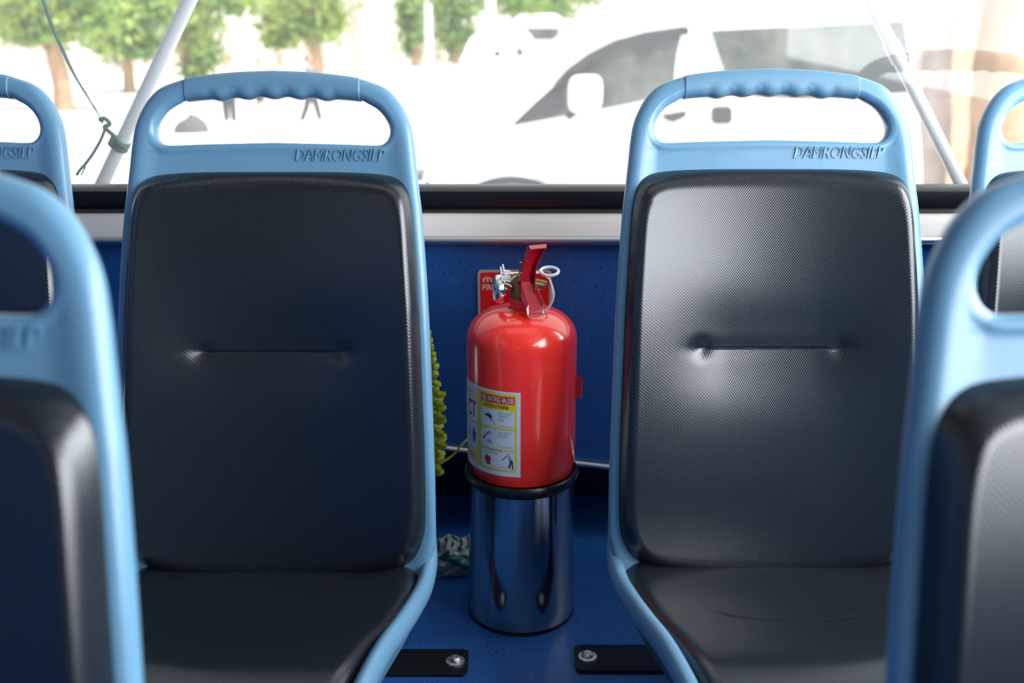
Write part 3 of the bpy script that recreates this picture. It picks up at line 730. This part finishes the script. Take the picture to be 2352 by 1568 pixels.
knot = catmull([at(x, y, YR - .004) for x, y in ((228, 276), (240, 272), (252, 284), (240, 292), (248, 300), (262, 312), (276, 330), (290, 342))], 6)
mb.tube(knot, .0042, M['rope'], n=8)
c0 = at(275, 328, 2.12)
d_ = (at(222, 450, 2.12) - at(440, -10, 2.12)).normalized(); s1 = d_.cross(Vector((0, 1, 0))).normalized()
for q in range(3):
    mb.tube([c0 + d_ * (.007 * q - .006) + s1 * .017 * math.cos(t) + Vector((0, 1, 0)) * .017 * math.sin(t) + d_ * .002 * t / 6.28 for t in [2 * math.pi * k / 20 for k in range(21)]], .0034, M['rope'], n=6)
mb.tube(catmull([at(x, y, YR - .004) for x, y in ((244, 288), (232, 320), (214, 352), (198, 374), (184, 390), (176, 402))], 5), .0030, M['rope'], n=8)
mb.tube(catmull([at(x, y, YR - .004) for x, y in ((198, 374), (194, 388), (186, 402))], 5), .0016, M['rope'], n=8)
tag(mb.build('rope'), 'frayed green rope knotted round the left strut behind the window', 'rope')

# ------------------------------------------------------------------ outside: ground
GZ = HCAM - 2.40
def gz(y): return GZ - .52 * sstep(11, 26, y)
mb = MB(); ys = [-25, -10, 0, 3, 6, 9, 11, 13, 15, 17, 19, 21, 23, 25, 27, 30, 40, 60, 90]
mb.grid([[(x, y, gz(y)) for y in ys] for x in (-60, -30, -10, 0, 10, 30, 60)], M['ground'])
g_ = mb.build('ground'); struct(g_)

# white high-roof van facing left
VY = 9.0
def vp(px, py): p = at(px, py, VY); return (p.x, p.z)
v0 = vp(1640, 300); VX = v0[0]
van = thing('van', (VX, VY, GZ), 'large white high-roof passenger van facing left outside the window', 'van', rz=R(2.5))
def vl(px, py, dy=0): x, z = vp(px, py); return Vector((x - VX, dy, z - GZ))
def poly_solid(b, pts, y0, y1, m, n_round=0):
    P = [[Vector((p.x, y, p.z)) for p in pts] for y in (y0, y1)]
    b.grid(P, m, cv=True); b.fan(P[0], m); b.fan(P[1], m, True)
sil = [(978, 470), (970, 430), (975, 400), (990, 370), (1020, 335), (1075, 300), (1120, 280), (1160, 250), (1220, 185), (1280, 130), (1330, 90), (1390, 45), (1450, 5), (1510, -25), (1600, -48), (1750, -60), (1950, -62), (2060, -56), (2088, -30), (2100, 60), (2118, 220), (2128, 360), (2130, 470)]
pts = [vl(x, y) for x, y in sil]
zf = .30
pts = [Vector((pts[0].x + .02, 0, zf))] + pts[1:] + [Vector((pts[-1].x, 0, zf))]
b = MB()
def inset(pts, k, zt):           # narrower cross section at the roof (tumblehome)
    return pts
Ps = []
for (y, sc) in ((.10, .985), (.03, .996), (0, 1), (.0, 1)):
    pass
cxm = sum(p.x for p in pts) / len(pts)
def ring(y, shrink):
    r = []
    for p in pts:
        zc = 1.1; r.append(Vector((cxm + (p.x - cxm) * (1 - shrink / 2.4), y, zc + (p.z - zc) * (1 - shrink / 1.1) if p.z > zc else p.z)))
    return r
rings = [ring(.16, .18), ring(.07, .08), ring(.02, .02), ring(0, 0)]
W = 1.75
allr = [ring(.0, .0)]
body = [ring(0, .012), ring(.03, .0), ring(W - .03, 0), ring(W, .012)]
b.grid(body, M['vanwhite'], cv=True); b.fan(body[0], M['vanwhite']); b.fan(body[-1], M['vanwhite'], True)
b.build('van_body', van, smooth=True)
def panel(name, pxs, m, th=.012, dy=-.010, parent=van, smoothit=True, lab=None):
    b = MB(); pp = catmull([(*p, 0) for p in pxs], 5, closed=True) if smoothit else [Vector((*p, 0)) for p in pxs]
    q = [vl(p.x, p.y) for p in pp]; poly_solid(b, q, dy, dy + th, M[m]); return b.build(name, parent, smooth=False)
panel('side_window', [(1172, 287), (1225, 240), (1275, 197), (1320, 163), (1370, 131), (1430, 104), (1500, 84), (1566, 72), (1556, 110), (1550, 160), (1547, 216), (1440, 238), (1300, 264)], 'vanglass', smoothit=False)
panel('side_window', [(1632, 70), (1780, 63), (1930, 56), (2082, 48), (2096, 130), (2106, 213), (1960, 222), (1850, 228), (1740, 223), (1690, 210), (1662, 160)], 'vanglass', smoothit=False)
panel('rain_visor', [(1270, 192), (1300, 158), (1350, 122), (1410, 92), (1480, 73), (1573, 60), (1580, 66), (1578, 80), (1560, 80), (1500, 86), (1430, 104), (1370, 131), (1320, 160), (1285, 190)], 'vanblack', th=.05, dy=-.045, smoothit=False)
panel('quarter_pillar', [(1176, 283), (1225, 236), (1272, 195), (1290, 192), (1296, 250), (1270, 262)], 'vanblack', th=.014, dy=-.014, smoothit=False)
panel('door_handle', [(1518, 262), (1576, 253), (1573, 268), (1558, 274), (1545, 280), (1530, 276)], 'vanblack', th=.03, dy=-.028, smoothit=False)
panel('sliding_door_handle', [(1634, 249), (1642, 244), (1672, 243), (1681, 250), (1682, 276), (1674, 284), (1643, 285), (1634, 278)], 'vanblack', th=.02, dy=-.018, smoothit=False)
panel('headlamp', [(975, 430), (979, 412), (988, 410), (990, 430)], 'vanblack', th=.02, dy=-.012, smoothit=False)
mb = MB(); P = []
mc = vl(1336, 209)
for k in range(9):
    a = -1 + 2 * k / 8; sc = (1 - abs(a) ** 4) ** .5 * .25 + .75 if abs(a) < 1 else .72
    P.append([mc + Vector((.135 * sc * math.copysign(abs(math.cos(t)) ** .55, math.cos(t)), -.20 + a * .07, .145 * sc * math.copysign(abs(math.sin(t)) ** .55, math.sin(t)) + .01 * math.cos(t))) for t in [2 * math.pi * q / 28 for q in range(28)]])
mb.grid(P, M['vanwhite'], cv=True); mb.fan(P[0], M['vanwhite']); mb.fan(P[-1], M['vanwhite'], True)
mb.tube([mc + Vector((-.02, -.14, -.10)), mc + Vector((-.10, .01, -.20))], .03, M['vanblack'], n=10)
mb.build('wing_mirror', van)
# wheels and arches
for px in (1172, 1900):
    c = vl(px, 470); rw = .30
    ar = MB(); rr = .42
    cz = rw + .06
    ztop = vl(px, 400).z; rr = ztop - cz - .0
    pts2 = [(c.x + rr * math.cos(R(k)), cz + rr * math.sin(R(k))) for k in range(-8, 189, 7)]
    inn2 = [(c.x + (rr - .07) * math.cos(R(k)), cz + (rr - .07) * math.sin(R(k))) for k in range(-8, 189, 7)]
    ar.grid([[Vector((p[0], -.02, p[1])), Vector((q[0], -.02, q[1])), Vector((q[0], .02, q[1]))] for p, q in zip(pts2, inn2)], M['vanblack'])
    ar.build('wheel_arch', van)
    wl = MB(); wl.lathe([(0, -.012), (.10, -.018), (.17, -.012), (.20, -.02), (.29, -.022), (.33, .0), (.34, .06), (.34, .18), (.29, .2), (0, .2)], M['tyre'], (c.x, .0, .34), n=36, axis='y')
    wh = wl.build('wheel', van)
    hb = MB(); hb.lathe([(0, -.030), (.06, -.030), (.17, -.022), (.19, -.016), (.19, 0), (0, 0)], M['chrome'], (c.x, 0, .34), n=30, axis='y'); hb.build('hubcap', wh)

# white pickup and a second parked vehicle further off
def car(name, Y, sil_, wins, label, depth, cat, floor=.25):
    px0 = sil_[0][0]; o = at((sil_[0][0] + sil_[-1][0]) / 2, 200, Y); g0 = gz(Y)
    t = thing(name, (o.x, Y, g0), label, cat)
    def L(px, py): p = at(px, py, Y); return Vector((p.x - o.x, 0, p.z - g0))
    q = [L(*p) for p in sil_]; q = [Vector((q[0].x, 0, floor))] + q + [Vector((q[-1].x, 0, floor))]
    b = MB(); m_ = Vector((sum(p.x for p in q) / len(q), 0, sum(p.z for p in q) / len(q)))
    ins = [m_ + (p - m_) * .97 for p in q]
    P = [[Vector((p.x, y, p.z)) for p in s_] for y, s_ in ((0, ins), (.06, q), (depth - .06, q), (depth, ins))]
    b.grid(P, M['vanwhite'], cv=True); b.fan(P[0], M['vanwhite']); b.fan(P[-1], M['vanwhite'], True); b.build('car_body', t)
    for wn in wins:
        b = MB(); poly_solid(b, [L(*p) for p in wn], -.012, .02, M['vanglass']); b.build('car_window', t, smooth=False)
    xs = (q[0].x, q[-1].x); Lc = xs[1] - xs[0]
    for f_ in (.40, .85):
        b = MB(); b.lathe([(0, -.03), (.2, -.03), (.3, -.02), (.33, 0), (.33, .18), (0, .2)], M['tyre'], (xs[0] + Lc * f_, 0, .33), n=28, axis='y'); b.build('wheel', t)
    return t
car('pickup_truck', 15.5, [(885, 215), (890, 190), (905, 170), (1020, 168), (1048, 160), (1062, 125), (1078, 90), (1100, 75), (1205, 73), (1222, 88), (1238, 130), (1260, 165), (1300, 175), (1330, 200)],
    [[(1135, 118), (1150, 116), (1150, 128), (1134, 129)], [(1186, 112), (1196, 108), (1206, 126), (1186, 128)]], 'white vehicle parked left of the van, rounded cab roof', 1.7, 'car')
car('minibus', 24.0, [(1170, 150), (1172, 90), (1178, 50), (1195, 36), (1280, 34), (1298, 50), (1308, 100), (1310, 150)],
    [[(1186, 64), (1284, 64), (1286, 91), (1226, 91), (1212, 72), (1186, 70)]], 'distant pale vehicle with dark side window behind the white cab roof', 2.0, 'car')

# ------------------------------------------------------------------ trees, poles, walls
def tree(px, py_base, Y, trunk_r, top, blobs, label, lm='leaf', name='tree', group=None, bark='bark', lean=0, dens=1.0):
    b0 = at(px, py_base, Y); g0 = gz(Y)
    t = thing(name, (b0.x, Y, g0), label, 'tree', group)
    mb = MB(); hh = top
    mb.tube(catmull([(lean * k / 6 + .06 * math.sin(k * 2.1), .05 * math.cos(k * 1.7), hh * k / 6 - .05) for k in range(7)], 3), [trunk_r * (1.15 - .5 * k / 18) for k in range(19)], M[bark], n=14)
    mb.build('trunk', t)
    if not blobs: return t
    lf = MB()
    for (bx, by, rx, rz) in blobs:
        c = at(bx, by, Y); k = (Y * math.cos(R(PITCH)) + (HCAM - c.z) * math.sin(R(PITCH))) / FPX
        ax, az, ay = rx * k, rz * k, (rx + rz) * k * .45
        n_ = int(900 * dens * (ax * az) ** .5 * 1.2)
        cc = Vector((c.x - b0.x, 0, c.z - g0))
        for _ in range(n_):
            p = Vector([random.gauss(0, .48) for _ in range(3)])
            p += Vector((math.sin(p.z * 9 + bx), math.cos(p.x * 8), math.sin(p.x * 7 + by))) * .12
            p = Vector((p.x * ax, p.y * ay, p.z * az)) + cc
            s_ = random.uniform(.07, .16) * (Y / 28) ** .5
            e1 = Vector([random.gauss(0, 1) for _ in range(3)]).normalized(); e2 = e1.orthogonal().normalized()
            e2 = (Matrix.Rotation(random.uniform(0, 6.28), 3, e1) @ e2); e3 = e1.cross(e2)
            lf.add([p - e2 * s_, p + e3 * s_ * .45, p + e2 * s_, p - e3 * s_ * .45], [(0, 1, 2, 3)], M[lm])
    lf.build('foliage', t, smooth=False, fix=False)
    return t
random.seed(21)
G = 'trees beyond the yard'
tree(148, 280, 30, .24, 5.2, [(60, 20, 110, 60), (120, -10, 140, 50), (40, 70, 70, 30), (200, 40, 90, 60), (110, 80, 60, 25)], 'tree with orange-tan trunk standing at the far left behind the rope', group=G)
tree(300, 250, 36, .18, 5.0, [(300, 40, 100, 70), (360, 10, 90, 50), (260, 90, 60, 45), (330, 105, 70, 30)], 'yellow-green tree just left of the rope-tied strut', group=G)
tree(432, 215, 33, .16, 4.8, [(450, 40, 60, 60), (470, 120, 45, 50), (445, 170, 30, 25), (540, 5, 60, 25)], 'bushy tree seen just right of the rope-tied strut', group=G)
tree(728, 190, 38, .22, 5.6, [(650, 40, 60, 50), (700, 60, 60, 45), (760, 40, 38, 50), (640, 90, 40, 20), (690, 5, 80, 30)], 'green tree above the walking people', group=G)
tree(955, 165, 42, .20, 5.6, [(945, 70, 32, 55), (940, 20, 30, 25)], 'narrow green tree left of the two white poles', lm='leafdark', group=G)
tree(1052, 165, 38, .20, 5.8, [(1045, 70, 45, 65), (1030, 15, 60, 25), (1180, 5, 110, 28), (1250, 25, 70, 22)], 'green tree between the two white poles', lm='leafdark', group=G)
tree(1345, 150, 22, .30, 6.0, [(1290, -10, 80, 22), (1380, -20, 60, 15)], 'tree with rusty brown leaning trunk above the van windscreen', lm='leafdark', group=G, lean=1.6)
G2 = 'trunks right of the van'
tree(2128, 400, 12.5, .17, 5.2, None, 'pale pinkish tree trunk standing right behind the van rear', name='palm_tree', group=G2, bark='palebark')
tree(2262, 430, 12.0, .26, 5.2, None, 'thick tan tree trunk near the right edge of the window', name='palm_tree', group=G2, bark='bark')
def pole(px, py0, py1, Y, wpx, label):
    g0 = gz(Y); c = at(px, 100, Y); k = (Y * math.cos(R(PITCH)) + (HCAM - c.z) * math.sin(R(PITCH))) / FPX
    o_ = MB(); r = wpx * k / 2; top = at(px, py0, Y).z - g0
    o_.lathe([(0, -.02), (r * 1.8, -.02), (r * 1.8, .02), (r, .03), (r * .96, top), (0, top)], M['pole'], n=20)
    tag(o_.build('pole', loc=(c.x, Y, g0)), label, 'pole', 'white poles')
pole(1126, -300, 75, 18.5, 24, 'white round pole behind the white cab roof, thicker of the two')
pole(985, 10, 155, 26, 17, 'thinner white pole left of the parked white cab')
# long pale wall of a building far behind, rubble wall at the right
a = at(-400, 190, 46); b = at(2300, 190, 46)
mb = MB(); mb.box((a.x, 46, gz(46)), (b.x, 46.4, gz(46) + 4.6), M['cement'])
for k in range(14): mb.box((a.x + 2 + k * 3.3, 45.9, gz(46)), (a.x + 2.35 + k * 3.3, 46, gz(46) + 4.7), M['palebark'])
tag(mb.build('boundary_wall', smooth=False), 'long pale rendered wall with pinkish piers far behind the trees', 'wall')
a = at(2165, 300, 14); b = at(3000, 300, 14)
mb = MB(); mb.box((a.x, 14, GZ - .1), (b.x, 14.5, GZ + 5.0), M['stone'])
tag(mb.build('stone_wall', smooth=False), 'tan mottled stone wall at the right behind the trunks', 'wall')
# grey mound for an unidentified low shape, seen through the left seat's handle hole
mb = MB(); c = at(432, 268, 25); P = []
for i in range(13):
    th = math.pi / 2 * i / 12; P.append([((.42 * math.cos(th)) * math.cos(t) * (1 + .12 * math.sin(3 * t + 1)), .3 * math.cos(th) * math.sin(t), .40 * math.sin(th) * (1 + .15 * math.cos(t)) - .02) for t in [2 * math.pi * k / 20 for k in range(20)]])
mb.grid(P, M['mound'], cv=True)
tag(mb.build('grey_mound', loc=(c.x, 25, gz(25))), 'low grey mound on the pale ground left of the walking people', 'mound')

# ------------------------------------------------------------------ people far outside
def skin_mesh(nodes, edges, m, name, parent, sub=1):
    me = bpy.data.meshes.new(name); me.from_pydata([n_[0] for n_ in nodes], edges, [])
    o = bpy.data.objects.new(name, me); C.objects.link(o)
    sk = o.modifiers.new('skin', 'SKIN'); sk.use_smooth_shade = True
    for v, n_ in zip(me.skin_vertices[0].data, nodes): v.radius = (n_[1], n_[1] * (n_[2] if len(n_) > 2 else 1)); v.use_root = False
    me.skin_vertices[0].data[0].use_root = True
    o.modifiers.new('sub', 'SUBSURF').levels = sub; o.modifiers['sub'].render_levels = sub
    bpy.context.view_layer.update()
    m2 = bpy.data.meshes.new_from_object(o.evaluated_get(bpy.context.evaluated_depsgraph_get()))
    o.modifiers.clear(); o.data = m2; m2.materials.clear(); m2.materials.append(m)
    for p in m2.polygons: p.use_smooth = True
    bpy.data.meshes.remove(me)
    if parent: o.parent = parent
    return o
def person(px, Y, face, stride, top, legs, label, skirt=False, hair='hair', h=1.62, arm=.1, extra=None):
    k = h / 1.70; c = at(px, 290, Y); g0 = gz(Y)
    V = lambda x, y, z: (x * k, y * k, z * k)
    nodes = [(V(0, 0, .95), .115 * k, .8), (V(0, 0, 1.15), .105 * k, .75), (V(0, 0, 1.38), .12 * k, .7), (V(0, 0, 1.47), .05 * k), (V(0, -.01, 1.53), .055 * k), (V(0, -.02, 1.62), .085 * k), (V(0, -.01, 1.70), .06 * k)]
    edges = [(i, i + 1) for i in range(6)]
    def chain(root, lst):
        p = root
        for q in lst: nodes.append(q); edges.append((p, len(nodes) - 1)); p = len(nodes) - 1
        return p
    hands = {}
    for s_ in (-1, 1):
        sw = stride * s_
        chain(0, [(V(.09 * s_, 0, .88), .085 * k), (V(.095 * s_, -.12 * sw - .02, .50), .055 * k), (V(.10 * s_, -.26 * sw + (.06 if sw < 0 else 0), .09), .037 * k), (V(.11 * s_, -.28 * sw - .12, .035), .030 * k)])
        hd = chain(2, [(V(.17 * s_, 0, 1.40), .052 * k), (V(.22 * s_, .03 * sw, 1.14), .038 * k), (V((.20 + arm) * s_, .12 * sw - .06, .92), .028 * k), (V((.20 + arm) * s_, .14 * sw - .08, .85), .026 * k, .6)])
        hp = Vector(nodes[hd][0])
        for q in range(4):
            fx_ = (q - 1.5) * .018 * k
            chain(hd, [(tuple(hp + Vector((0, fx_, -.05 * k))), .007 * k), (tuple(hp + Vector((-.008 * s_, fx_ * 1.1 - .004, -(.085 + .008 * (q % 3)) * k))), .006 * k)])
        chain(hd, [(tuple(hp + Vector((-.01 * s_, -.035 * k, -.02 * k))), .008 * k), (tuple(hp + Vector((-.015 * s_, -.05 * k, -.05 * k))), .006 * k)])
    b = skin_mesh(nodes, edges, M['skin'], 'person', None)
    b.location = (c.x, Y, g0); b.rotation_euler = (0, 0, face); tag(b, label, 'person', 'people walking outside')
    def part(name, nd, ed, m): return skin_mesh(nd, ed, M[m], name, b)
    nd = [(V(0, 0, .93), .14 * k, .85), (V(0, 0, 1.15), .128 * k, .82), (V(0, 0, 1.37), .14 * k, .78), (V(0, 0, 1.45), .07 * k)]; ed = [(0, 1), (1, 2), (2, 3)]
    for s_ in (-1, 1):
        a0 = len(nd); nd += [(V(.18 * s_, 0, 1.39), .07 * k), (V(.225 * s_, .02 * stride * s_, 1.16), .058 * k)]; ed += [(2, a0), (a0, a0 + 1)]
    part('shirt', nd, ed, top)
    if skirt:
        part('skirt', [(V(0, 0, .96), .13 * k, .85), (V(0, 0, .75), .17 * k, .9), (V(0, 0, .55), .20 * k, .9)], [(0, 1), (1, 2)], legs)
    else:
        nd = [(V(0, 0, .96), .13 * k, .85)]; ed = []
        for s_ in (-1, 1):
            sw = stride * s_; a0 = len(nd)
            nd += [(V(.09 * s_, 0, .86), .12 * k), (V(.095 * s_, -.12 * sw - .02, .50), .095 * k), (V(.10 * s_, -.25 * sw + (.05 if sw < 0 else 0), .12), .08 * k)]; ed += [(0, a0), (a0, a0 + 1), (a0 + 1, a0 + 2)]
        part('trousers', nd, ed, legs)
    part('hair', [(V(0, .02, 1.71), .075 * k), (V(0, .04, 1.64), .09 * k), (V(0, .06, 1.54), .06 * k)], [(0, 1), (1, 2)], hair)
    f = MB(); f.tube([V(0, -.10, 1.64), V(0, -.125, 1.60), V(0, -.10, 1.59)], .010 * k, M['skin'], n=8)
    for s_ in (-1, 1): f.tube([V(.035 * s_, -.098, 1.645), V(.035 * s_, -.108, 1.645)], .010 * k, M['lblack'], n=8)
    f.tube([V(-.02, -.098, 1.565), V(.02, -.098, 1.565)], .006 * k, M['redhair'], n=6)
    f.build('face', b)
    return b
PY = 26.2
person(530, PY, R(8), .25, 'shirt', 'trouser', 'person in white shirt and grey trousers, leftmost of those walking outside', arm=.12)
person(603, PY + .5, R(-10), .3, 'shirt', 'skirt', 'person in white shirt and dark knee-length skirt walking outside', skirt=True, h=1.58)
person(655, PY + 1.2, R(0), .15, 'shirt', 'shirt', 'person all in white with reddish hair between the skirt wearer and blue shirt', hair='redhair', h=1.66, arm=.14)
person(717, PY + .2, R(80), .75, 'blueshirt', 'trouser', 'person in grey-blue top mid-stride, rightmost of those walking outside', h=1.64)
